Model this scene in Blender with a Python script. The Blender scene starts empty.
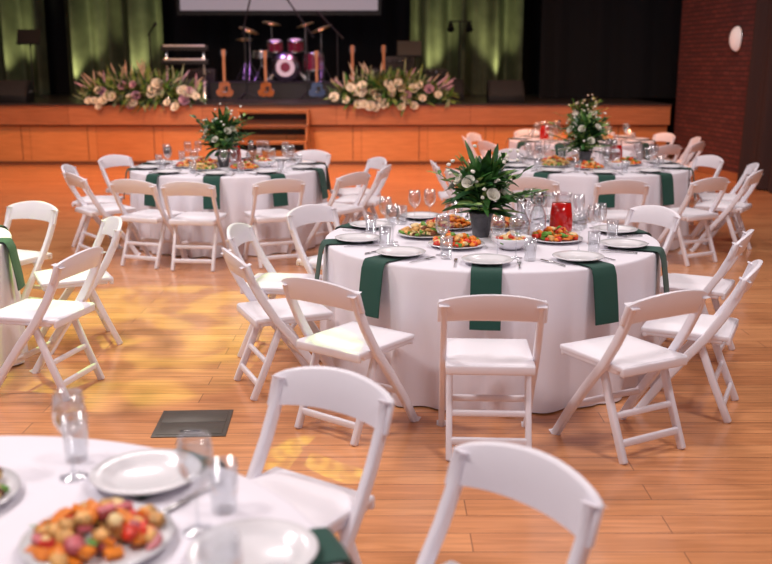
import bpy, bmesh, math, random
from mathutils import Vector, Matrix, Euler
pi=math.pi
sin,cos=math.sin,math.cos
R=random.Random(7)
scene=bpy.context.scene

# ---------------------------------------------------------------- materials
def mat(name,col,rough=.5,metal=0,spec=.5,emis=None,es=0,coat=0,trans=0,sheen=0,var=0,vscale=20,bump=0,bscale=60,sss=0):
    m=bpy.data.materials.new(name); m.use_nodes=True
    nt=m.node_tree; b=nt.nodes['Principled BSDF']
    b.inputs['Base Color'].default_value=(*col,1)
    b.inputs['Roughness'].default_value=rough
    b.inputs['Metallic'].default_value=metal
    b.inputs['Specular IOR Level'].default_value=spec
    b.inputs['Coat Weight'].default_value=coat
    b.inputs['Transmission Weight'].default_value=trans
    b.inputs['Sheen Weight'].default_value=sheen
    if emis: 
        b.inputs['Emission Color'].default_value=(*emis,1); b.inputs['Emission Strength'].default_value=es
    if var or bump:
        tc=nt.nodes.new('ShaderNodeTexCoord')
    if var:
        n=nt.nodes.new('ShaderNodeTexNoise'); n.inputs['Scale'].default_value=vscale; n.inputs['Detail'].default_value=3
        nt.links.new(tc.outputs['Object'],n.inputs['Vector'])
        r=nt.nodes.new('ShaderNodeValToRGB')
        r.color_ramp.elements[0].position=.3; r.color_ramp.elements[1].position=.7
        r.color_ramp.elements[0].color=(*[c*(1-var) for c in col],1)
        r.color_ramp.elements[1].color=(*[min(1,c*(1+var)) for c in col],1)
        nt.links.new(n.outputs['Fac'],r.inputs['Fac']); nt.links.new(r.outputs['Color'],b.inputs['Base Color'])
    if bump:
        n2=nt.nodes.new('ShaderNodeTexNoise'); n2.inputs['Scale'].default_value=bscale
        nt.links.new(tc.outputs['Object'],n2.inputs['Vector'])
        bp=nt.nodes.new('ShaderNodeBump'); bp.inputs['Strength'].default_value=bump; bp.inputs['Distance'].default_value=.01
        nt.links.new(n2.outputs['Fac'],bp.inputs['Height']); nt.links.new(bp.outputs['Normal'],b.inputs['Normal'])
    return m
def glassmat(name,tint=(.96,.97,.98),base=.05):
    m=bpy.data.materials.new(name); m.use_nodes=True; nt=m.node_tree; nt.nodes.clear()
    o=nt.nodes.new('ShaderNodeOutputMaterial'); mix=nt.nodes.new('ShaderNodeMixShader')
    t=nt.nodes.new('ShaderNodeBsdfTransparent'); t.inputs[0].default_value=(*tint,1)
    g=nt.nodes.new('ShaderNodeBsdfGlossy'); g.inputs['Roughness'].default_value=.04
    g.inputs['Color'].default_value=(1,1,1,1)
    lw=nt.nodes.new('ShaderNodeLayerWeight'); lw.inputs['Blend'].default_value=.3
    mr=nt.nodes.new('ShaderNodeMapRange'); mr.inputs['To Min'].default_value=base; mr.inputs['To Max'].default_value=.65
    nt.links.new(lw.outputs['Facing'],mr.inputs['Value']); nt.links.new(mr.outputs[0],mix.inputs[0])
    nt.links.new(t.outputs[0],mix.inputs[1]); nt.links.new(g.outputs[0],mix.inputs[2]); nt.links.new(mix.outputs[0],o.inputs[0])
    return m
M={}
M['resin']=mat('white_resin',(.83,.80,.86),.38,bump=.03,bscale=200)
M['pad']=mat('white_vinyl',(.87,.84,.89),.42,bump=.08,bscale=90)
M['cloth']=mat('white_tablecloth',(.83,.80,.87),.85,sheen=.1,bump=.1,bscale=300)
M['napkin']=mat('green_napkin',(.005,.060,.042),.75,sheen=.1,bump=.15,bscale=200)
M['china']=mat('white_china',(.82,.81,.84),.18,coat=.3)
M['steel']=mat('cutlery_steel',(.6,.6,.6),.25,metal=1)
M['glass']=glassmat('clear_glass',(.94,.95,.96))
M['pot']=mat('grey_pot',(.10,.10,.11),.4,metal=.3,bump=.5,bscale=60,var=.3)
M['leaf']=mat('leaf_green',(.045,.16,.03),.45,var=.5,vscale=14)
M['leafd']=mat('leaf_dark',(.02,.08,.025),.4,var=.4,vscale=14)
M['leafl']=mat('leaf_light',(.20,.32,.08),.5,var=.3,vscale=14)
M['sage']=mat('leaf_sage',(.24,.31,.18),.6,var=.3,vscale=14)
M['petal']=mat('white_petal',(.85,.83,.74),.6)
M['pink']=mat('pink_petal',(.55,.36,.50),.6,var=.2)
M['ham']=mat('cured_ham',(.55,.12,.14),.4,var=.3,vscale=40)
M['pampas']=mat('pampas_plume',(.52,.42,.34),.9,var=.3)
M['juice']=mat('red_juice',(.55,.008,.006),.1,spec=.6,coat=.5)
M['orange']=mat('food_orange',(.88,.24,.02),.4,var=.25,vscale=50)
M['red']=mat('food_red',(.70,.04,.015),.35,var=.3,vscale=50)
M['tan']=mat('food_tan',(.72,.38,.12),.55,var=.4,vscale=50)
M['cream']=mat('food_cream',(.85,.62,.30),.5,var=.2,vscale=40)
M['brown']=mat('food_brown',(.20,.06,.02),.5,var=.4,vscale=40)
M['herb']=mat('food_herb',(.12,.30,.03),.5,var=.3)
M['black']=mat('black_plastic',(.012,.012,.014),.5,bump=.1)
M['tabletop']=mat('plywood_table_top',(.5,.35,.2),.6,var=.2)
M['grille']=mat('speaker_grille',(.022,.022,.026),.7,bump=.6,bscale=300)
M['chrome']=mat('chrome',(.6,.6,.63),.25,metal=1)
M['brass']=mat('cymbal_brass',(.6,.42,.16),.3,metal=1)
M['drumred']=mat('drum_shell',(.22,.02,.05),.25,coat=.6)
M['drumhead']=mat('drum_head',(.8,.78,.8),.5)
M['gtrorange']=mat('guitar_sunburst',(.36,.11,.03),.2,coat=.8,var=.3,vscale=6)
M['gtrblue']=mat('guitar_blue',(.06,.10,.22),.2,coat=.8)
M['gtrwood']=mat('guitar_neck_wood',(.50,.22,.10),.4,var=.2)
M['plate_metal']=mat('floor_box_metal',(.12,.11,.095),.4,metal=.6,bump=.2,bscale=150)
M['blackdrape']=mat('black_velvet',(.004,.004,.006),.95,bump=.1)
M['olive']=mat('lit_curtain_olive',(.085,.10,.055),.75,var=.25,vscale=3)  # lighter colour stands in for spotlit folds of the black curtain
M['browndrape']=mat('brown_velvet',(.040,.018,.016),.95)
M['wallp']=mat('dark_wall_paint',(.05,.03,.03),.8,var=.1)
M['ceil']=mat('ceiling_paint',(.30,.26,.24),.9,var=.05)
M['screen']=mat('projection_screen',(.7,.66,.72),.8,emis=(.62,.55,.66),es=.25)  # weak emission stands in for projector light falling on the screen
M['frost']=mat('frosted_glass',(.8,.72,.70),.4,emis=(1,.8,.78),es=.25)

def woodmat(name,c1,c2,mortar,bw,bh,rough,axis='xy',coat=.3,msize=.004,grain=.5):
    m=bpy.data.materials.new(name); m.use_nodes=True; nt=m.node_tree; b=nt.nodes['Principled BSDF']; L=nt.links.new
    tc=nt.nodes.new('ShaderNodeTexCoord'); sep=nt.nodes.new('ShaderNodeSeparateXYZ'); L(tc.outputs['Object'],sep.inputs[0])
    cb=nt.nodes.new('ShaderNodeCombineXYZ')
    a,c=axis
    idx={'x':0,'y':1,'z':2}
    L(sep.outputs[idx[a]],cb.inputs[0]); L(sep.outputs[idx[c]],cb.inputs[1])
    br=nt.nodes.new('ShaderNodeTexBrick'); L(cb.outputs[0],br.inputs['Vector'])
    br.offset=.37; br.offset_frequency=2
    br.inputs['Scale'].default_value=1; br.inputs['Brick Width'].default_value=bw; br.inputs['Row Height'].default_value=bh
    br.inputs['Mortar Size'].default_value=msize; br.inputs['Mortar Smooth'].default_value=.3
    br.inputs['Color1'].default_value=(*c1,1); br.inputs['Color2'].default_value=(*c2,1); br.inputs['Mortar'].default_value=(*mortar,1)
    mp=nt.nodes.new('ShaderNodeMapping'); mp.inputs['Scale'].default_value=(1.2,16,1); L(cb.outputs[0],mp.inputs[0])
    n=nt.nodes.new('ShaderNodeTexNoise'); n.inputs['Scale'].default_value=2.2; n.inputs['Detail'].default_value=6; n.inputs['Distortion'].default_value=.6
    L(mp.outputs[0],n.inputs['Vector'])
    r=nt.nodes.new('ShaderNodeValToRGB'); r.color_ramp.elements[0].position=.3; r.color_ramp.elements[1].position=.7
    k=1-grain*.6
    r.color_ramp.elements[0].color=(k,k*.92,k*.85,1); r.color_ramp.elements[1].color=(1.0,1.0,1.0,1)
    L(n.outputs['Fac'],r.inputs['Fac'])
    mx=nt.nodes.new('ShaderNodeMix'); mx.data_type='RGBA'; mx.blend_type='MULTIPLY'; mx.inputs[0].default_value=1
    L(br.outputs['Color'],mx.inputs[6]); L(r.outputs['Color'],mx.inputs[7]); 
    L(mx.outputs[2],b.inputs['Base Color'])
    b.inputs['Roughness'].default_value=rough; b.inputs['Coat Weight'].default_value=coat; b.inputs['Coat Roughness'].default_value=.14
    bp=nt.nodes.new('ShaderNodeBump'); bp.inputs['Strength'].default_value=.15; bp.inputs['Distance'].default_value=.003; bp.invert=True
    L(br.outputs['Fac'],bp.inputs['Height']); L(bp.outputs['Normal'],b.inputs['Normal'])
    return m
M['floor']=woodmat('oak_plank_floor',(.86,.40,.175),(.68,.285,.12),(.28,.11,.05),2.1,.145,.28,msize=.0025,grain=.55,coat=.5)
M['stagewood']=woodmat('stage_front_wood',(.72,.31,.11),(.64,.25,.085),(.25,.07,.02),1.2,2.0,.35,axis='xz',grain=.3,coat=.4)
M['stagelip']=woodmat('stage_lip_wood',(.50,.20,.09),(.42,.16,.07),(.15,.04,.015),2.4,2.0,.4,axis='xz',grain=.4)
M['stagedark']=mat('stage_shadow_gap',(.14,.045,.018),.7)
M['stagefloor']=woodmat('stage_deck',(.05,.04,.04),(.04,.03,.03),(.01,.01,.01),2,.2,.4)
M['stepwood']=woodmat('step_wood',(.45,.17,.05),(.38,.13,.04),(.2,.06,.02),3,3,.45,grain=.3)
def brickmat():
    m=woodmat('red_brick',(.17,.045,.042),(.11,.028,.030),(.045,.02,.022),.23,.075,.8,axis='yz',coat=0,msize=.010,grain=.25)
    for n in m.node_tree.nodes:
        if n.type=='TEX_BRICK': n.offset=.5
        if n.type=='BUMP': n.inputs['Strength'].default_value=.8; n.inputs['Distance'].default_value=.01
    return m
M['brick']=brickmat()

# ---------------------------------------------------------------- mesh builder
class MB:
    def __init__(s): s.v=[];s.f=[];s.mi=[];s.sm=[];s.mats=[];s.X=Matrix.Identity(4)
    def idx(s,m):
        m=M[m]
        if m not in s.mats: s.mats.append(m)
        return s.mats.index(m)
    def add(s,vs,fs,m,smooth=True):
        o=len(s.v); i=s.idx(m)
        s.v+= [tuple(s.X@Vector(v)) for v in vs]
        for f in fs: s.f.append([k+o for k in f]); s.mi.append(i); s.sm.append(smooth)
    def box(s,c,d,m,rot=None,taper=1):
        x,y,z=[k/2 for k in d]
        vs=[Vector((sx*x*(taper if sz>0 else 1),sy*y*(taper if sz>0 else 1),sz*z)) for sz in(-1,1) for sy in(-1,1) for sx in(-1,1)]
        if rot: 
            e=Euler(rot).to_matrix(); vs=[e@v for v in vs]
        vs=[v+Vector(c) for v in vs]
        s.add(vs,[(0,2,3,1),(4,5,7,6),(0,1,5,4),(2,6,7,3),(0,4,6,2),(1,3,7,5)],m,False)
    def grid(s,rows,m,smooth=True,closed=False):
        n=len(rows[0]); vs=[p for r in rows for p in r]; fs=[]
        for i in range(len(rows)-1):
            for j in range(n if closed else n-1):
                k=(j+1)%n
                fs.append((i*n+j,i*n+k,(i+1)*n+k,(i+1)*n+j))
        s.add(vs,fs,m,smooth)
    def lathe(s,prof,m,seg=24,c=(0,0,0),T=None):
        rows=[]
        for r,z in prof:
            row=[]
            for j in range(seg):
                a=2*pi*j/seg; p=Vector((r*cos(a),r*sin(a),z))
                if T: p=T@p
                row.append(p+Vector(c))
            rows.append(row)
        s.grid(rows,m,True,True)
    def tube(s,pts,rad,m,seg=8,sx=1,sy=1,smooth=True,cap=True):
        pts=[Vector(p) for p in pts]; rows=[]
        for i,p in enumerate(pts):
            a=pts[max(0,i-1)]; b=pts[min(len(pts)-1,i+1)]
            t=(b-a).normalized()
            ref=Vector((1,0,0)) if abs(t.x)<.9 else Vector((0,0,1))
            u=(ref-t*ref.dot(t)).normalized(); w=t.cross(u)
            r=rad[i] if isinstance(rad,(list,tuple)) else rad
            rows.append([p+u*(r*sx*cos(2*pi*j/seg))+w*(r*sy*sin(2*pi*j/seg)) for j in range(seg)])
        s.grid(rows,m,smooth,True)
        if cap:
            s.add(rows[0],[tuple(range(seg))[::-1]],m,False); s.add(rows[-1],[tuple(range(seg))],m,False)
    def bar(s,pts,w,d,m):
        pts=[Vector(p) for p in pts]; rows=[]
        for i,p in enumerate(pts):
            a=pts[max(0,i-1)]; b=pts[min(len(pts)-1,i+1)]
            t=(b-a).normalized()
            ref=Vector((1,0,0)) if abs(t.x)<.9 else Vector((0,1,0))
            u=(ref-t*ref.dot(t)).normalized(); v=t.cross(u)
            rows.append([p+u*w/2+v*d/2,p-u*w/2+v*d/2,p-u*w/2-v*d/2,p+u*w/2-v*d/2])
        s.grid(rows,m,False,True)
        s.add(rows[0],[(0,1,2,3)],m,False); s.add(rows[-1],[(3,2,1,0)],m,False)
    def blob(s,c,r,m,sc=(1,1,1),jit=.12,rnd=R,seg=8,rings=5):
        rows=[]; rz=rnd.random()*6
        for i in range(rings+1):
            ph=pi*i/rings; row=[]
            for j in range(seg):
                a=2*pi*j/seg+rz; q=r*(1+(rnd.uniform(-jit,jit) if 0<i<rings else 0))
                row.append((c[0]+q*sc[0]*sin(ph)*cos(a),c[1]+q*sc[1]*sin(ph)*sin(a),c[2]+q*sc[2]*cos(ph)))
            rows.append(row)
        s.grid(rows,m,True,True)
    def leaf(s,base,d,L,w,m,droop=.4,n=6,rnd=R):
        p=Vector(base); d=Vector(d).normalized(); rows=[]
        side=d.cross(Vector((0,0,1)))
        if side.length<.1: side=Vector((1,0,0))
        side.normalize(); roll=rnd.uniform(-.6,.6)
        for i in range(n+1):
            t=i/n; ww=w*(sin(pi*min(1,t*.93+.05))**.8)
            up=side.cross(d).normalized()
            sd=(side*cos(roll)+up*sin(roll))
            nn=sd.cross(d)
            rows.append([p-sd*ww/2-nn*ww*.15,p.copy(),p+sd*ww/2-nn*ww*.15])
            p=p+d*(L/n); d=(d+Vector((0,0,-droop/n))).normalized()
        s.grid(rows,m)
    def rose(s,c,r,m='petal',axis=(0,0,1),rnd=R):
        ax=Vector(axis).normalized(); q=Vector((0,0,1)).rotation_difference(ax); c=Vector(c)
        for k,(rr,n,op) in enumerate([(.35,4,.1),(.62,5,.35),(1.0,6,.8)]):
            for j in range(n):
                a0=2*pi*j/n+k*.5+rnd.random()*.2; rows=[]
                for u in range(4):
                    t=u/3; row=[]
                    for v in range(5):
                        a=a0+(v/4-.5)*2*pi/n*1.35
                        rad=r*rr*(.25+.75*sin(t*pi/2))+r*op*.25*t*t
                        edge=1-.25*abs(v/4-.5)**2*4*t
                        row.append(c+q@Vector((rad*cos(a),rad*sin(a),r*(-.45+t*(1.15-.45*op)*edge))))
                    rows.append(row)
                s.grid(rows,m)
    def build(s,name,loc=(0,0,0),rotz=0,bevel=0,recalc=True,link=True):
        me=bpy.data.meshes.new(name); me.from_pydata([tuple(v) for v in s.v],[],s.f); 
        for m in s.mats: me.materials.append(m)
        me.polygons.foreach_set('material_index',s.mi); me.polygons.foreach_set('use_smooth',s.sm); me.update()
        if recalc:
            bm=bmesh.new(); bm.from_mesh(me); bmesh.ops.recalc_face_normals(bm,faces=bm.faces); bm.to_mesh(me); bm.free()
        if bevel:
            ob=bpy.data.objects.new('tmp',me); scene.collection.objects.link(ob)
            bm=bmesh.new(); bm.from_mesh(me); bmesh.ops.remove_doubles(bm,verts=bm.verts,dist=1e-5); bm.to_mesh(me); bm.free()
            md=ob.modifiers.new('b','BEVEL'); md.width=bevel; md.segments=2; md.limit_method='ANGLE'; md.angle_limit=.7
            dg=bpy.context.evaluated_depsgraph_get(); me2=bpy.data.meshes.new_from_object(ob.evaluated_get(dg)); me2.name=name
            bpy.data.objects.remove(ob); me=me2
            for p in me.polygons: p.use_smooth=True
            try: me.set_sharp_from_angle(angle=.9)
            except Exception: pass
        if link: return inst(me,name,loc,rotz)
        return me
def inst(me,name,loc,rotz=0,sc=1):
    ob=bpy.data.objects.new(name,me); ob.location=loc; ob.rotation_euler=(0,0,rotz); ob.scale=(sc,sc,sc)
    scene.collection.objects.link(ob); return ob

# ---------------------------------------------------------------- room
def slab(name,c,d,m,rotz=0):
    b=MB(); b.box((0,0,0),d,m); return b.build(name,c,rotz,recalc=False)
slab('floor',(-1.0,9,-.05),(18,30,.1),'floor')
WA=Vector((5.19,17.3)); WB=Vector((7.35,-1.5)); wd=(WA-WB); wl=wd.length
wang=math.atan2(wd.y,wd.x)-pi/2
mid=(WA+WB)/2; nrm=Vector((wd.y,-wd.x)).normalized()
slab('wall_right',(mid.x+nrm.x*.1,mid.y+nrm.y*.1,3.25),(.2,wl,6.5),'brick',wang)
slab('wall_left',(-9.6,9,3.25),(.2,30,6.5),'wallp')
slab('wall_back',(-1,23.6,3.25),(18,.2,6.5),'wallp')
slab('wall_stage_side',(7.6,20.4,3.25),(.2,6.2,6.5),'wallp')
slab('ceiling',(-1,9,6.6),(18,30,.2),'ceil')
b=MB(); b.box((0,0,.06),(.02,wl-.3,.12),'stagelip'); b.build('baseboard_right',(mid.x-nrm.x*.012,mid.y-nrm.y*.012,0),wang)

# stage
SF=17.26; SH=1.09
b=MB()
b.box((-2.17,SF+3.1,SH/2-.19),(14.5,6.0,SH-.38),'stagewood')
b.box((-2.17,SF+3.06,SH-.19),(14.52,6.14,.36),'stagelip')
b.box((-2.17,SF+3.05,SH-.012),(14.54,6.2,.024),'stagefloor')
b.box((-2.17,SF+.085,.03),(14.5,.04,.06),'stagedark')
b.box((-2.17,SF+.085,.70),(14.5,.04,.022),'stagedark')
for k in range(12):
    b.box((-9.0+k*1.2,SF+.098,.38),(.010,.012,.62),'stagedark')
b.build('stage')
# steps
b=MB(); W=1.25
for i in range(4):
    h=(i+1)*.25-.02
    b.box((0,.30*i-.45,h),(W,.30,.04),'stepwood')
for sx in(-1,1):
    x=sx*(W/2-.02)
    for i in range(4):
        b.box((x,.30*i-.45,((i+1)*.25-.04)/2),(.04,.29,(i+1)*.25-.04),'stepwood')
for i in range(4): b.box((0,.30*i-.32,(i+1)*.25-.13),(W-.08,.02,.10),'black')
b.build('stage_steps',(-1.98,SF-.68,0),bevel=.006)

def drape(name,x0,x1,y,z0,z1,m,amp=.06,freq=14,dy=0,seed=0,flare=0):
    b=MB(); rr=random.Random(seed); n=max(30,int(abs(x1-x0)*freq*3)+20); rows=[]
    ph=[rr.random()*6 for _ in range(4)]
    for i in range(9):
        t=i/8; row=[]
        for j in range(n+1):
            u=j/n; x=x0+(x1-x0)*u
            w=sin(x*freq+ph[0])+.5*sin(x*freq*1.7+ph[1]+t)+.4*sin(x*freq*.53+ph[2])
            row.append((x,y+dy*u+amp*w*(.6+.4*(1-t))-flare*(1-t),z0+(z1-z0)*t))
        rows.append(row)
    b.grid(rows,m); return b.build(name,recalc=False)
drape('stage_backdrop_curtain',-9.3,7.4,23.1,SH+.01,6.4,'blackdrape',.07,9)
drape('lit_curtain_panel',-9.0,-7.75,22.4,SH+.01,6.3,'olive',.21,9,seed=1)  # paler panels added where the black backdrop is lit
drape('lit_curtain_panel',-7.35,-5.05,22.4,SH+.01,6.3,'olive',.21,9,seed=2)
drape('lit_curtain_panel',.55,3.1,22.4,SH+.01,6.3,'olive',.21,9,seed=3)
drape('stage_wing_curtain',3.2,7.4,20.2,SH+.01,6.4,'blackdrape',.07,8,seed=4)
# side curtain along the brick wall
b=MB(); rows=[]
n=90
for i in range(9):
    t=i/8; row=[]
    for j in range(n+1):
        u=j/n; s=u*3.2
        p=WA+(WB-WA).normalized()*(3.15+s)
        off=.16+.05*sin(s*14)+.03*sin(s*23)+.05*(1-t)
        q=p-nrm*off-(WB-WA).normalized()*(.16*(1-t)**2*(1-u))
        row.append((q.x,q.y,.02+6.4*t))
    rows.append(row)
b.grid(rows,'browndrape'); b.build('window_curtain',recalc=False)
# sconce
b=MB(); T=Matrix.Rotation(-pi/2,4,'Y')
b.lathe([(0.001,.10),(.06,.095),(.10,.07),(.125,.03),(.13,0)],'frost',24,T=T)
b.lathe([(.13,0),(.14,0),(.14,-.02),(.001,-.02)],'chrome',24,T=T)
p=WA+(WB-WA).normalized()*2.2
o=b.build('wall_sconce',(p.x-nrm.x*.03,p.y-nrm.y*.03,2.16),wang); o.scale=(1,1,1.45)
# screen
b=MB(); b.box((0,0,0),(4.3,.02,2.1),'screen'); 
b.box((0,0,-1.10),(4.44,.05,.1),'black')
b.box((0,0,1.12),(4.5,.14,.14),'black')
for sx in(-1,1): 
    b.box((sx*2.19,0,0),(.07,.05,2.1),'black')
    b.tube([(sx*1.9,0,1.15),(sx*1.9,0,2.50)],.015,'black',6)
b.build('projection_screen',(-2.33,21.5,3.98),recalc=False)

# ---------------------------------------------------------------- chair
b=MB()
for sx in(-1,1):
    x=sx*.211
    b.bar([(x,.225,0),(x,.13,.15),(x,.02,.30),(x,-.09,.44),(x,-.165,.56),(x,-.215,.66),(x,-.245,.745)],.030,.044,'resin')
    b.bar([(sx*.180,-.045,.425),(sx*.180,-.13,.21),(sx*.180,-.22,0)],.029,.038,'resin')
    b.box((sx*.186,.03,.428),(.026,.39,.042),'resin')
b.box((0,.02,.437),(.404,.43,.028),'resin')
b.box((0,.215,.424),(.40,.025,.048),'resin')
b.box((0,-.19,.425),(.40,.022,.045),'resin')
b.box((0,-.188,.085),(.36,.022,.036),'resin'); b.box((0,-.135,.2),(.36,.022,.030),'resin')
b.box((0,.10,.19),(.42,.022,.032),'resin')
# top slat
rows=[]; n=14
for k,(dy,top) in enumerate([(-.012,0),(-.012,1),(.012,1),(.012,0)]):
    row=[]
    for j in range(n+1):
        u=j/n*2-1; x=u*.240
        zt=.750+.048*(1-u*u)**.8 ; zb=.650+.020*(1-abs(u)**2.5)
        z=zt if top else zb
        yy=-.225-(z-.70)*.35-.035*(1-u*u)+dy
        row.append((x,yy,z))
    rows.append(row)
b.grid(rows+[rows[0]],'resin',False)
b.add([r[0] for r in rows],[(0,1,2,3)],'resin',False); b.add([r[-1] for r in rows],[(3,2,1,0)],'resin',False)
chair_me=b.build('folding_chair',bevel=.008,link=False)
b=MB()
rows=[]
for i in range(9):
    v=i/8; rw=[]
    for j in range(9):
        u=j/8
        e=min(1,min(u,1-u)*8,)*min(1,min(v,1-v)*8)
        rw.append(((u-.5)*.375,-.165+v*.375,.449+.018*(e**.5)))
    rows.append(rw)
b.grid(rows,'pad',True)
pad=b.build('pad',link=False,recalc=False)
bm=bmesh.new(); bm.from_mesh(chair_me); nf=len(bm.faces); bm.from_mesh(pad); chair_me.materials.append(M['pad'])
bm.faces.ensure_lookup_table()
for f in bm.faces[nf:]: f.material_index=len(chair_me.materials)-1; f.smooth=True
bm.to_mesh(chair_me); bm.free()
def chair(x,y,fx,fy):
    a=math.atan2(fy,fx)-pi/2
    return inst(chair_me,'folding_chair',(x,y,0),a)

# ---------------------------------------------------------------- table
TR=.985
def table(cx,cy,seed):
    rr=random.Random(seed); b=MB(); seg=300; rows=[]
    ph=[rr.random()*6.28 for _ in range(6)]
    prof=[(0.001,0),(.4,0),(.8,0),(TR-.012,0),(TR-.003,.003),(TR,.012)]
    for r,dz in prof: rows.append([(r*cos(2*pi*j/seg),r*sin(2*pi*j/seg),.75-dz) for j in range(seg)])
    for i in range(1,13):
        t=i/12; row=[]
        for j in range(seg):
            a=2*pi*j/seg
            f=abs(sin(13*a+ph[0]+.9*sin(3*a+ph[4])))
            w=1.2*(f**1.5-.55)+.4*sin(31*a+ph[1])*sin(3*a+ph[3])+.3*sin(11*a+ph[2]+t*.6)
            q=TR+.004*t+.050*w*t**.9
            q=max(q,TR-.045*t-.002)
            row.append((q*cos(a),q*sin(a),.738-.73*t))
        rows.append(row)
    b.grid(rows,'cloth',True,True)
    b.lathe([(.001,.72),(.9,.72),(.9,.70),(.001,.70)],'tabletop',32)
    b.lathe([(.04,.70),(.04,.10),(.3,.03),(.3,0),(.001,0)],'black',16)
    return b.build('round_banquet_table',(cx,cy,0),recalc=False)

# napkin
b=MB(); rows=[]
for (r,z) in [(.72,.7565),(.78,.7565),(.9,.7565),(.97,.757),(.992,.7545),(1.006,.744),(1.018,.71),(1.032,.62),(1.044,.54),(1.052,.468)]:
    rows.append([(r-(.001 if z>.75 else (abs(u)*.0035*2)),u*.155,z+(.001*sin(u*20) if z>.75 else 0)) for u in[-.5,-.3,-.1,.1,.3,.5]])
b.grid(rows,'napkin'); rows2=[[(p[0]+(.004 if p[2]<.74 else 0),p[1]*.985,p[2]+(.003 if p[2]>.74 else 0)) for p in r] for r in rows]
b.grid(rows2,'napkin'); napkin_me=b.build('cloth_napkin',link=False,recalc=False)
# plate
b=MB(); b.lathe([(.001,.004),(.075,.004),(.088,.008),(.10,.016),(.132,.021),(.135,.019),(.132,.015),(.10,.009),(.08,0),(.001,0)],'china',40)
plate_me=b.build('dinner_plate',link=False)
# wine glass
b=MB(); b.lathe([(.001,.003),(.034,.002),(.036,0),(.034,.004),(.008,.008),(.004,.02),(.004,.10),(.008,.112),(.026,.125),(.038,.15),(.040,.175),(.034,.222),(.033,.222),(.039,.175),(.037,.151),(.025,.127),(.001,.116)],'glass',20)
wine_me=b.build('wine_glass',link=False)
b=MB(); b.lathe([(.001,0),(.028,0),(.030,.004),(.035,.12),(.0335,.12),(.0285,.012),(.001,.010)],'glass',20)
tum_me=b.build('water_glass',link=False)
b=MB(); b.bar([(-.10,0,.003),(.02,0,.003)],.003,.012,'steel'); b.box((.06,0,.004),(.08,.018,.002),'steel',taper=.9)
knife_me=b.build('table_knife',link=False,bevel=.0008)
b=MB(); b.box((-.04,0,.003),(.13,.008,.003),'steel'); b.box((.035,0,.004),(.03,.022,.002),'steel')
for k in range(4): b.box((.072,-.0093+k*.0062,.004),(.048,.0035,.002),'steel')
fork_me=b.build('table_fork',link=False)
# platters with food
def platter(seed,kind):
    rr=random.Random(seed); b=MB()
    if kind=='bowl':
        b.lathe([(.001,0),(.05,0),(.06,.01),(.11,.05),(.115,.07),(.112,.07),(.10,.045),(.001,.02)],'china',32)
        rad,base=.085,.035
    else:
        b.lathe([(.001,0),(.09,0),(.12,.01),(.158,.02),(.160,.018),(.160,.022),(.12,.016),(.001,.006)],'china',40)
        rad,base=.128,.012
    pal={'a':['orange','red','tan','orange','orange','red','cream','herb'],'b':['cream','tan','brown','cream','herb'],'bowl':['cream','herb','tan','red'],'c':['red','orange','tan','cream','orange','orange','ham','tan']}[kind]
    for i in range(84 if kind!='bowl' else 40):
        a=rr.random()*6.28; q=rad*rr.random()**.5; h=base+.065*(1-(q/rad))*rr.random()+.006
        m=rr.choice(pal); c=(q*cos(a),q*sin(a),h+.01)
        t=rr.random()
        if t<.55: b.blob(c,rr.uniform(.013,.025),m,(1.3,.9,.7),.2,rr)
        elif t<.85:
            e=Euler((rr.uniform(-.6,.6),rr.uniform(-.6,.6),rr.random()*6)).to_matrix()
            pts=[]; n=8
            for k in range(n+1): pts.append(Vector((.028*cos(pi*k/n),.028*sin(pi*k/n),0)))
            C=Vector(c); top=[C+e@(p+Vector((0,0,.005))) for p in pts]; bot=[C+e@(p-Vector((0,0,.005))) for p in pts]
            b.add(top+bot,[tuple(range(n+1)),tuple(range(n+1,2*n+2))[::-1]]+[(k,k+1,n+2+k,n+1+k) for k in range(n)]+[(n,0,n+1,2*n+1)],m,False)
        else: b.box(c,(.035,.022,.016),m,(rr.uniform(-.4,.4),rr.uniform(-.4,.4),rr.random()*3))
    for i in range(8):
        a=rr.random()*6.28; q=rad*rr.random()
        b.leaf((q*cos(a),q*sin(a),base+.03),(rr.uniform(-1,1),rr.uniform(-1,1),.4),.03,.016,'herb',.4,4,rr)
    return b.build('appetizer_platter' if kind!='bowl' else 'salad_bowl',link=False,recalc=False)
pl={'a':platter(1,'a'),'b':platter(2,'b'),'c':platter(3,'c'),'bowl':platter(4,'bowl')}
# pitcher
b=MB()
b.lathe([(.001,.0),(.060,.0),(.064,.02),(.062,.09),(.052,.16),(.001,.162)],'juice',28)
b.lathe([(.053,.160),(.050,.19),(.056,.215),(.054,.215),(.048,.19)],'glass',28)
b.tube([(.052,0,.185),(.095,0,.18),(.11,0,.13),(.10,0,.08),(.064,0,.05)],.007,'glass',8)
b.leaf((.052,-.02,.2),(.7,-.5,.3),.04,.02,'glass',0,3)
pitch_me=b.build('juice_pitcher',link=False)
b=MB()
b.lathe([(.001,0),(.048,0),(.052,.01),(.052,.12),(.035,.16),(.024,.185),(.028,.23),(.026,.23),(.022,.185),(.033,.158),(.048,.118),(.048,.012),(.001,.008)],'glass',24)
b.lathe([(.026,.23),(.03,.232),(.03,.25),(.012,.262),(.001,.262)],'steel',20)
carafe_me=b.build('water_carafe',link=False)

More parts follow.
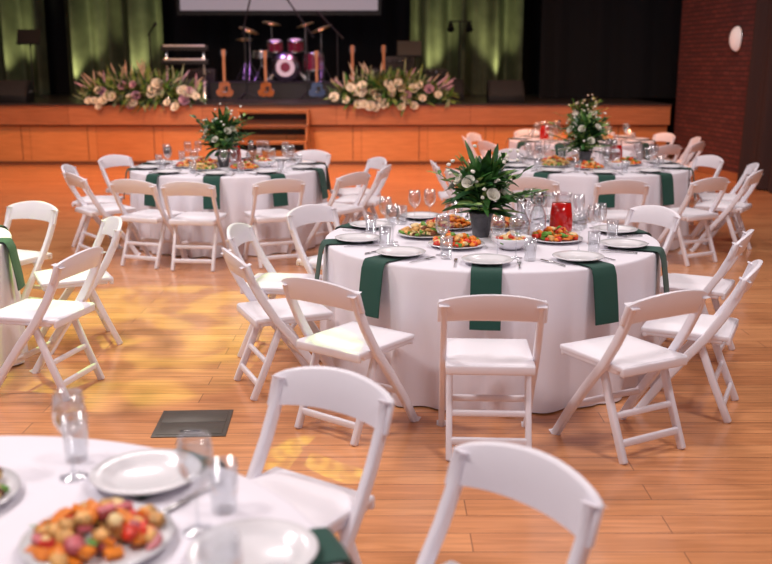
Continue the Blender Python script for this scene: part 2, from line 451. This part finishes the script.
# centerpiece
def centerpiece(seed,h=1.0,wild=1.0):
    rr=random.Random(seed); b=MB()
    b.lathe([(.001,0),(.045,0),(.05,.01),(.070,.135),(.075,.14),(.075,.15),(.066,.15),(.064,.12),(.001,.11)],'pot',28)
    for i in range(210):
        a=rr.random()*6.28; el=rr.uniform(.0,1.45); L=rr.uniform(.10,.22)*wild
        r0=rr.random()*.06
        base=(r0*cos(a),r0*sin(a),.15+rr.random()*.18*h)
        d=(cos(a)*cos(el),sin(a)*cos(el),sin(el))
        b.leaf(base,d,L,rr.uniform(.035,.065),rr.choice(['leaf','leaf','leafd','leafd','leafl']),rr.uniform(.3,1.3),6,rr)
    for i in range(20):
        a=rr.random()*6.28; el=rr.uniform(.3,1.4); L=rr.uniform(.24,.38)*h
        d=Vector((cos(a)*cos(el),sin(a)*cos(el),sin(el))); p0=Vector((0,0,.14)); pts=[p0+d*L*t-Vector((0,0,.08*t*t)) for t in(0,.25,.5,.75,1)]
        b.tube(pts,.0025,'leaf',5)
        for k in range(1,5):
            for sg in(-1,1):
                sd=d.cross(Vector((0,0,1))).normalized()*sg
                b.leaf(pts[k],sd+d*.8,rr.uniform(.06,.10),.028,rr.choice(['leaf','leafl','leafd']),.5,4,rr)
    for i in range(9):
        a=2*pi*i/9+rr.random()*.6; rad=rr.uniform(.13,.19); z=.24+rr.random()*.16*h
        b.rose((rad*cos(a),rad*sin(a),z),rr.uniform(.026,.036),'petal',(cos(a),sin(a),.7),rr)
    for i in range(30):
        a=rr.random()*6.28; rad=rr.uniform(.10,.22); z=.25+rr.random()*.27*h
        b.blob((rad*cos(a),rad*sin(a),z),.013,'petal',(1,1,.8),.3,rr,6,4)
    return b.build('potted_centerpiece',link=False,recalc=False)
cp1=centerpiece(11,1.15,1.08); cp2=centerpiece(5,1.45,1.15); cp3=centerpiece(8,1.35,1.1)

def settings(cx,cy,a0,n=10,near=False,skip=()):
    for k in range(n):
        if k in skip: continue
        a=math.radians(a0+360/n*k); rj=R.uniform(-.01,.01)
        def P(r,t,z): return (cx+r*cos(a)-t*sin(a),cy+r*sin(a)+t*cos(a),z)
        inst(napkin_me,'cloth_napkin',(cx,cy,0),a)
        inst(plate_me,'dinner_plate',P(.80+rj,0,.7605),0)
        inst(knife_me,'table_knife',P(.80,-.165,.7545),a+pi)
        if near:
            inst(wine_me,'wine_glass',P(.726,.172,.751),0); inst(tum_me,'water_glass',P(.80,.25,.751),0)
        else:
            inst(fork_me,'table_fork',P(.80,.165,.7535),a+pi)
            inst(wine_me,'wine_glass',P(.62,.155+rj,.751),0)
            inst(tum_me,'water_glass',P(.68,.215-rj,.751),0)
            if k%2==0: inst(wine_me,'wine_glass',P(.605,.05,.751),0)
def spread(cx,cy,rot,cp,items,cr=None):
    c,s=cos(rot),sin(rot)
    def P(x,y): return (cx+x*c-y*s,cy+x*s+y*c,.751)
    if cp: inst(cp,'potted_centerpiece',P(-.05,.03),rot if cr is None else cr)
    for me,nm,x,y in items: inst(me,nm,P(x,y),rot+x*5,1.12 if me is pitch_me else 1)
items=[(pl['a'],'appetizer_platter',-.22,-.30),(pl['a'],'appetizer_platter',.37,-.12),(pl['c'],'appetizer_platter',.12,.36),
 (pl['b'],'appetizer_platter',-.39,.04),(pl['bowl'],'salad_bowl',.08,-.37),(pitch_me,'juice_pitcher',.46,.20),(carafe_me,'water_carafe',.30,.10),(carafe_me,'water_carafe',.16,-.17),(pl['c'],'appetizer_platter',-.22,.34)]

# mid table
T0=(.62,5.6); table(*T0,1); settings(*T0,-97); spread(*T0,0,cp1,items,2.4)
for c in [(.476,4.24,.05,1),(1.122,4.27,-.486,.873),(-.159,4.489,.615,.789),(-.58,5.08,.9,.38),(-.66,5.76,.98,-.12),(-.34,6.45,.75,-.66),
          (1.60,4.76,-.903,.43),(1.91,5.70,-.85,.45),(1.66,6.44,-.85,-.5)]: chair(*c)
def ring(cx,cy,angs,r=1.34):
    for a in angs:
        t=math.radians(a+R.uniform(-2,2)); rr=r+R.uniform(-.02,.04); j=R.uniform(-.12,.12)
        chair(cx+rr*cos(t),cy+rr*sin(t),-cos(t+j),-sin(t+j))
T1=(-1.6,9.7); table(*T1,2); settings(*T1,-90); spread(*T1,1.2,cp2,items)
ring(*T1,[-91,-63,-114,-143,-168,150,-35,-10,18,60,100])
T2=(2.1,9.8); table(*T2,3); settings(*T2,-93); spread(*T2,.4,cp3,items)
ring(*T2,[-93,-122,-60,-33,-6,25,-150,178,70,110])
T3=(2.7,13.3); table(*T3,4); settings(*T3,-80); spread(*T3,2.4,cp3,items)
ring(*T3,[-150,178,150,-120,-90,-60,-30,0,30,70,110])
T4=(-3.2,5.35); table(*T4,5); settings(*T4,7); spread(*T4,2.0,cp2,items)
for c in [(-2.65,6.57,-.42,-.9),(-1.99,5.95,-.9,-.45),(-1.88,5.05,-.97,.22)]: chair(*c)
ring(*T4,[-60,-110,120,170])
# near table
T5=(-1.03,1.5); table(*T5,6); settings(*T5,21,near=True,skip=(2,5,6,7))
spread(*T5,0,None,[(pl['c'],'appetizer_platter',.415,.36),(pl['b'],'appetizer_platter',.0,.57),(carafe_me,'water_carafe',-.1,.1),(pl['a'],'appetizer_platter',-.35,0)])
inst(cp1,'potted_centerpiece',(T5[0]-.25,T5[1]-.35,.751))
chair(-.31,2.68,-.56,-.83); chair(.165,2.06,-.747,-.664)
ring(*T5,[110,160])

# floor box
b=MB(); b.box((0,0,.003),(.36,.36,.006),'plate_metal'); b.box((0,.08,.007),(.32,.155,.004),'plate_metal'); b.box((0,-.08,.007),(.32,.155,.004),'plate_metal')
b.box((.0,-.12,.0095),(.10,.03,.003),'black')
b.build('floor_socket_box',(-.965,4.49,0),.05,bevel=.002)

# ---------------------------------------------------------------- stage gear
def floral(name,x,y,w,seed):
    rr=random.Random(seed); b=MB()
    b.box((0,.05,.055),(w*.8,.2,.1),'leafd')
    for i in range(900):
        u=rr.gauss(0,.48); u=max(-1,min(1,u)); px=u*w/2*.9
        env=1-abs(u)**2*.5
        el=rr.uniform(-.5,1.5); a=rr.uniform(pi,2*pi) if rr.random()<.75 else rr.uniform(0,pi)
        d=(cos(a)*cos(el)+u*.7,sin(a)*cos(el)*.7,sin(el))
        b.leaf((px,rr.uniform(-.16,.1),.06+rr.random()*.30*env),d,rr.uniform(.15,.36)*env+.05,rr.uniform(.03,.07),rr.choice(['leaf','sage','sage','leafl','leafl','leafd']),rr.uniform(.2,1.2),5,rr)
    for i in range(46):
        u=rr.uniform(-1,1); env=1-abs(u)**2*.45
        el=rr.uniform(.6,1.4); a=rr.uniform(0,6.28)
        d=Vector((cos(a)*cos(el)+u*.8,sin(a)*cos(el)*.5,sin(el))).normalized(); p=Vector((u*w*.42,0,.2)); L=rr.uniform(.35,.68)*env
        b.tube([p,p+d*L*.5,p+d*L*.8,p+d*L],[.004,.022,.016,.003],rr.choice(['pampas','pink','pampas','leafl','sage']),6)
    for i in range(30):
        u=rr.uniform(-.95,.95); env=1-abs(u)**2*.5
        b.rose((u*w/2*.95,-.20-rr.random()*.08,rr.uniform(-.06,.40)*env),rr.uniform(.055,.085),rr.choice(['petal','petal','petal','petal','pink']),(rr.uniform(-.4,.4),-1,.5),rr)
    return b.build(name,(x,y,SH),recalc=False)
floral('stage_floral_arrangement',-4.37,SF+.15,2.25,21)
floral('stage_floral_arrangement',.10,SF+.15,2.3,22)

b=MB(); b.box((0,0,.16),(2.9,2.0,.32),'black'); b.box((0,0,.33),(2.94,2.04,.02),'grille'); b.build('drum_riser',(-2.1,20.6,SH))
def drumkit(loc):
    b=MB(); RY=Matrix.Rotation(pi/2,4,'X')
    def drum(c,r,h,T=None,shell='drumred'):
        T=T or Matrix.Identity(4)
        b.lathe([(r,0),(r,h)],shell,28,c,T); b.lathe([(r*1.03,-.01),(r*1.03,.02)],'chrome',28,c,T); b.lathe([(r*1.03,h-.02),(r*1.03,h+.01),(.001,h+.004)],'chrome',28,c,T)
        b.lathe([(r*.98,h+.008),(.001,h+.008)],'drumhead',28,c,T)
        for k in range(8):
            a=2*pi*k/8; p=[T@Vector((r*1.02*cos(a),r*1.02*sin(a),z))+Vector(c) for z in(0,h)]; b.tube(p,.006,'chrome',5)
    drum((0,.25,.29),.28,.42,RY)
    b.lathe([(.10,.43),(.001,.431)],'drumred',24,(0,.25,.29),RY)
    drum((-.22,0.05,.62),.15,.2,Matrix.Rotation(.25,4,'X')); drum((.20,.05,.62),.16,.22,Matrix.Rotation(.25,4,'X'))
    drum((.55,.25,.22),.2,.36); drum((-.55,.35,.48),.18,.14,shell='chrome')
    for sx in(-1,1):
        for y in(.1,.4): b.tube([(sx*.25,y,.2),(sx*.42,y-.05,0.01)],.01,'chrome',6)
    for k in range(3):
        a=2.1*k; b.tube([(.55+.19*cos(a),.25+.19*sin(a),.3),(.55+.21*cos(a),.25+.21*sin(a),0.01)],.008,'chrome',5)
        b.tube([(-.55,.35,.35),(-.55+.25*cos(a),.35+.25*sin(a),0.01)],.01,'chrome',5)
    b.tube([(-.55,.35,.3),(-.55,.35,.48)],.014,'chrome',6)
    for (x,y,z,r,tl) in [(-.75,.1,1.02,.22,.35),(.72,.1,1.05,.24,-.35),(-.35,.6,1.18,.2,.2),(-.9,.4,.85,.18,0),(.35,.6,1.15,.2,-.3)]:
        b.lathe([(.001,.035),(.04,.03),(r,0),(.001,.025)],'brass',24,(x,y,z),Matrix.Rotation(tl,4,'Y')@Matrix.Rotation(.2,4,'X'))
        b.tube([(x,y,z+.05),(x,y,.35)],.011,'chrome',6)
        for k in range(3):
            a=2.1*k+.5; b.tube([(x,y,.4),(x+.25*cos(a),y+.25*sin(a),0.01)],.009,'chrome',5)
    b.lathe([(.001,.52),(.15,.52),(.16,.48),(.15,.45),(.001,.45)],'black',16,(0,.85,0)); b.tube([(0,.85,.46),(0,.85,0)],.02,'chrome',6)
    b.build('drum_kit',loc,recalc=False)
drumkit((-2.05,20.0,SH+.345))
def micstand(x,y,z,h=1.5,boom=(.3,0,.25)):
    b=MB(); b.tube([(0,0,.02),(0,0,h)],.016,'black',6)
    for k in range(3):
        a=2.1*k; b.tube([(0,0,.15),(.28*cos(a),.28*sin(a),.016)],.014,'black',5)
    p=Vector((0,0,h)); q=p+Vector(boom); b.tube([p-Vector(boom)*.4,q],.016,'black',6); b.tube([q,q+Vector(boom).normalized()*.14],[.018,.036],'grille',8)
    b.build('microphone_stand',(x,y,z+.003))
micstand(-2.75,19.1,SH,1.45,(.15,-.1,.5)); micstand(-1.55,19.1,SH,1.4,(-.35,0,.5)); micstand(-.95,19.15,SH,1.3,(-.3,0,.3)); micstand(-4.75,19.7,SH,1.3,(.1,-.1,.1))
def guitar(x,y,z,m,rz=0,sc=.82):
    b=MB(); n=36; f=[];k=[]
    for i in range(n):
        a=2*pi*i/n
        r=.15*(1+.28*cos(2*a)-.05*sin(3*a))*(1.15 if sin(a)<0 else .95)
        px=.80*r*cos(a)*(1.25-.0*sin(a)); pz=.30+1.15*r*sin(a)*1.35
        w=1-.28*math.exp(-((pz-.33)/.06)**2); f.append((px*w,-.02,pz)); k.append((px*w,.025,pz))
    b.add(f+k,[tuple(range(n)),tuple(range(n,2*n))[::-1]]+[(i,(i+1)%n,n+(i+1)%n,n+i) for i in range(n)],m,False)
    b.box((0,-.03,.78),(.06,.025,.62),'gtrwood'); b.box((0,-.03,1.15),(.08,.02,.16),'gtrwood',(0,.05,0))
    for s in(-1,1):
        for q in range(3): b.box((s*.05,-.03,1.10+q*.045),(.03,.012,.015),'chrome')
    b.box((0,-.028,.22),(.09,.012,.02),'chrome'); b.box((0,-.028,.32),(.08,.012,.02),'black'); b.box((.05,-.024,.3),(.07,.006,.12),'black')
    for s in(-1,1):
        b.tube([(s*.03,.06,.5),(s*.2,.0,.01)],.01,'black',6); b.tube([(s*.1,.03,.14),(s*.1,-.08,.12)],.01,'black',6)
    b.tube([(0,.06,.75),(0,.07,.5),(0,.28,.04)],.01,'black',6); b.tube([(-.1,.03,.14),(.1,.03,.14)],.01,'black',6)
    b.build('electric_guitar',(x,y,z+.005),rz).scale=(sc,sc,sc)
guitar(-3.08,18.5,SH,'gtrorange',.2,.78); guitar(-2.30,18.6,SH,'gtrorange',-.1,.76); guitar(-1.32,18.5,SH,'gtrblue',.15,.76); guitar(-.66,19.1,SH,'gtrorange',.1,.85); guitar(-.04,18.9,SH,'gtrorange',-.2,.85)
def amp(x,y,z,w,h,d,nm='guitar_amplifier',tilt=0):
    b=MB(); b.box((0,0,h/2),(w,d,h),'black'); b.box((0,-d/2-.004,h*.43),(w*.9,.012,h*.74),'grille'); b.box((0,-d/2-.004,h*.89),(w*.9,.012,h*.12),'grille')
    for k in range(5): b.tube([(-w*.35+k*w*.17,-d/2-.01,h*.89),(-w*.35+k*w*.17,-d/2-.03,h*.89)],.012,'chrome',8)
    b.lathe([(h*.28,0),(h*.26,.012),(.001,-.0)],'black',20,(0,-d/2-.012,h*.42),Matrix.Rotation(pi/2,4,'X')); b.tube([(-.08,0,h+.01),(-.06,0,h+.03),(.06,0,h+.03),(.08,0,h+.01)],.01,'black',6)
    b.build(nm,(x,y,z),bevel=.01)
amp(.28,20.2,SH,.60,.85,.3); amp(-.25,20.9,SH,.6,.6,.3); amp(-3.9,20.6,SH,.6,.6,.3); amp(.95,20.8,SH,.7,.6,.35)
def wedge(x,y):
    b=MB(); w=.66
    s=[(-.22,0),(.2,0),(.25,.20),(.16,.40),(.02,.40),(-.24,.12)]
    L=[(-w/2,a,c) for a,c in s]; Rr=[(w/2,a,c) for a,c in s]; n=len(s)
    b.add(L+Rr,[tuple(range(n)),tuple(range(n,2*n))[::-1]]+[(i,(i+1)%n,n+(i+1)%n,n+i) for i in range(n)],'black',False)
    b.box((0,-.118,.265),(w*.9,.37,.012),'grille',(math.atan2(.28,.26),0,0))
    b.tube([(w/2,.0,.2),(w/2+.03,.02,.2),(w/2+.03,.1,.2),(w/2,.12,.2)],.01,'chrome',6)
    b.build('stage_monitor_speaker',(x,y,SH),bevel=.01)
wedge(2.22,18.0); wedge(-6.95,18.0); wedge(1.2,19.2)
# keyboard
b=MB()
for z in(.72,.98):
    b.box((0,0,z),(.9,.32,.10),'black'); b.box((0,-.09,z+.055),(.8,.13,.012),'drumhead')
    b.box((0,-.155,z+.045),(.8,.02,.03),'drumhead')
    for k in range(21):
        if k%7 not in(2,6): b.box((-.38+k*.038,-.07,z+.065),(.018,.08,.012),'black')
for sx in(-1,1):
    b.bar([(sx*.36,.2,0.01),(sx*.36,-.05,.7),(sx*.36,.1,.98)],.05,.04,'chrome'); b.bar([(sx*.36,-.25,0.01),(sx*.36,.1,.6)],.05,.04,'chrome')
b.box((0,.05,.3),(.7,.03,.03),'black'); b.box((0,.12,.2),(.6,.3,.36),'black')
b.build('keyboard_on_stand',(-3.95,19.2,SH+.02),.1,bevel=.004)
def mstand(x,y,h):
    b=MB(); b.tube([(0,0,.01),(0,0,h)],.014,'black',6); b.box((0,-.05,h+.13),(.46,.02,.32),'black',(-.4,0,0)); b.box((0,-.12,h+.01),(.46,.07,.02),'black')
    for k in range(3): b.tube([(0,0,.2),(.28*cos(2.1*k),.28*sin(2.1*k),.012)],.012,'black',5)
    b.build('music_stand',(x,y,SH))
mstand(-7.2,19.8,1.1); mstand(.45,18.9,.85)
b=MB(); b.tube([(0,0,.01),(0,0,1.6)],.018,'black',6); b.tube([(-.25,0,1.6),(.25,0,1.6)],.015,'black',6)
for sx in(-1,1): b.tube([(sx*.2,0,1.55),(sx*.2,-.12,1.42)],[.05,.08],'black',12)
for k in range(3): b.tube([(0,0,.4),(.35*cos(2.1*k),.35*sin(2.1*k),.012)],.012,'black',5)
b.build('stage_light_stand',(1.6,21.3,SH))

# ---------------------------------------------------------------- lights
def area(name,loc,size,power,col,target=None):
    l=bpy.data.lights.new(name,'AREA'); l.energy=power; l.color=col; l.size=size
    o=bpy.data.objects.new(name,l); o.location=loc; scene.collection.objects.link(o)
    if target: o.rotation_euler=(Vector(target)-Vector(loc)).to_track_quat('-Z','Y').to_euler()
    return o
def spot(name,loc,target,power,col,ang,blend=.5,rad=.05):
    l=bpy.data.lights.new(name,'SPOT'); l.energy=power; l.color=col; l.spot_size=math.radians(ang); l.spot_blend=blend; l.shadow_soft_size=rad
    o=bpy.data.objects.new(name,l); o.location=loc; scene.collection.objects.link(o)
    o.rotation_euler=(Vector(target)-Vector(loc)).to_track_quat('-Z','Y').to_euler(); return l
def gobo(l,scale,lo,hi,stretch=(1,1,1)):
    l.use_nodes=True; nt=l.node_tree; em=nt.nodes['Emission']; L=nt.links.new
    tc=nt.nodes.new('ShaderNodeTexCoord'); mp=nt.nodes.new('ShaderNodeMapping'); mp.inputs['Scale'].default_value=stretch
    n=nt.nodes.new('ShaderNodeTexNoise'); n.inputs['Scale'].default_value=scale; n.inputs['Detail'].default_value=1; n.inputs['Distortion'].default_value=.8
    mr=nt.nodes.new('ShaderNodeMapRange'); mr.inputs['From Min'].default_value=lo; mr.inputs['From Max'].default_value=hi; mr.inputs['To Min'].default_value=.3; mr.inputs['To Max'].default_value=1.3
    L(tc.outputs['Normal'],mp.inputs[0]); L(mp.outputs[0],n.inputs['Vector']); L(n.outputs['Fac'],mr.inputs['Value']); L(mr.outputs[0],em.inputs['Strength'])
for i,(x,y,p) in enumerate([(-3.8,1.8,250),(2.8,1.8,170),(-4.0,6.6,275),(3.2,6.8,150),(-2.9,11.3,120),(2.6,11.3,70)]):
    area('ceiling_light_panel',(x,y,6.3),1.1,p,(1.0,.92,.91))
for x in(-6,-2,2.6):
    spot('orange_stage_wash',(x,12.5,6.2),(x,SF,.4),850,(1,.45,.18),70,.9,.3)
for x in(-5,-1.2,2.6):
    spot('orange_floor_wash',(x,14.0,6.2),(x,14.0,0),1050,(1,.36,.16),80,1,.3)
for x in [-8.4,-6.9,-5.6,1.1,2.5]:
    spot('curtain_uplight',(x,21.75,SH+.08),(x,22.35,2.5),230,(1,.92,.48),55,1)
    spot('curtain_downlight',(x+.35,21.9,6.3),(x+.35,22.4,3.2),200,(.75,1,.5),22,.9)
spot('purple_stage_spot',(-3.5,18,6),(-2.2,20,1.5),380,(.6,.3,1),50,.7)
spot('pink_stage_spot',(-.5,18,6),(-1.6,20,1.5),280,(1,.35,.6),50,.7)
spot('front_stage_spot',(-2,13,6.2),(-2.1,17.5,1.2),600,(1,.9,.85),42,.8)
g=spot('green_gobo_spot',(-1.9,9.5,6.2),(-1.75,6.25,0),1700,(.66,1,.18),22,.2,.02); gobo(g,16,.42,.55)
g2=spot('green_gobo_spot',(-1.0,8.2,6.2),(-.30,4.05,0),2000,(.58,1,.15),4.0,.2,.02); gobo(g2,70,.48,.54,(3,1,1))
g3=spot('green_gobo_spot',(-3.5,8.8,6.2),(-3.3,7.6,0),700,(.75,1,.2),14,.6,.02)

w=bpy.data.worlds.new('w'); scene.world=w; w.use_nodes=True
w.node_tree.nodes['Background'].inputs[0].default_value=(.80,.72,.82,1); w.node_tree.nodes['Background'].inputs[1].default_value=.55

cam=bpy.data.cameras.new('camera'); co=bpy.data.objects.new('camera',cam); scene.collection.objects.link(co)
cam.sensor_width=36; cam.sensor_fit='HORIZONTAL'; cam.lens=950/772*36
co.location=(0,0,1.75); co.rotation_euler=(pi/2-math.atan(216/950),0,0)
cam.dof.use_dof=True; cam.dof.focus_distance=5.1; cam.dof.aperture_fstop=2.0
cam.clip_end=100
scene.camera=co
scene.view_settings.view_transform='Standard'
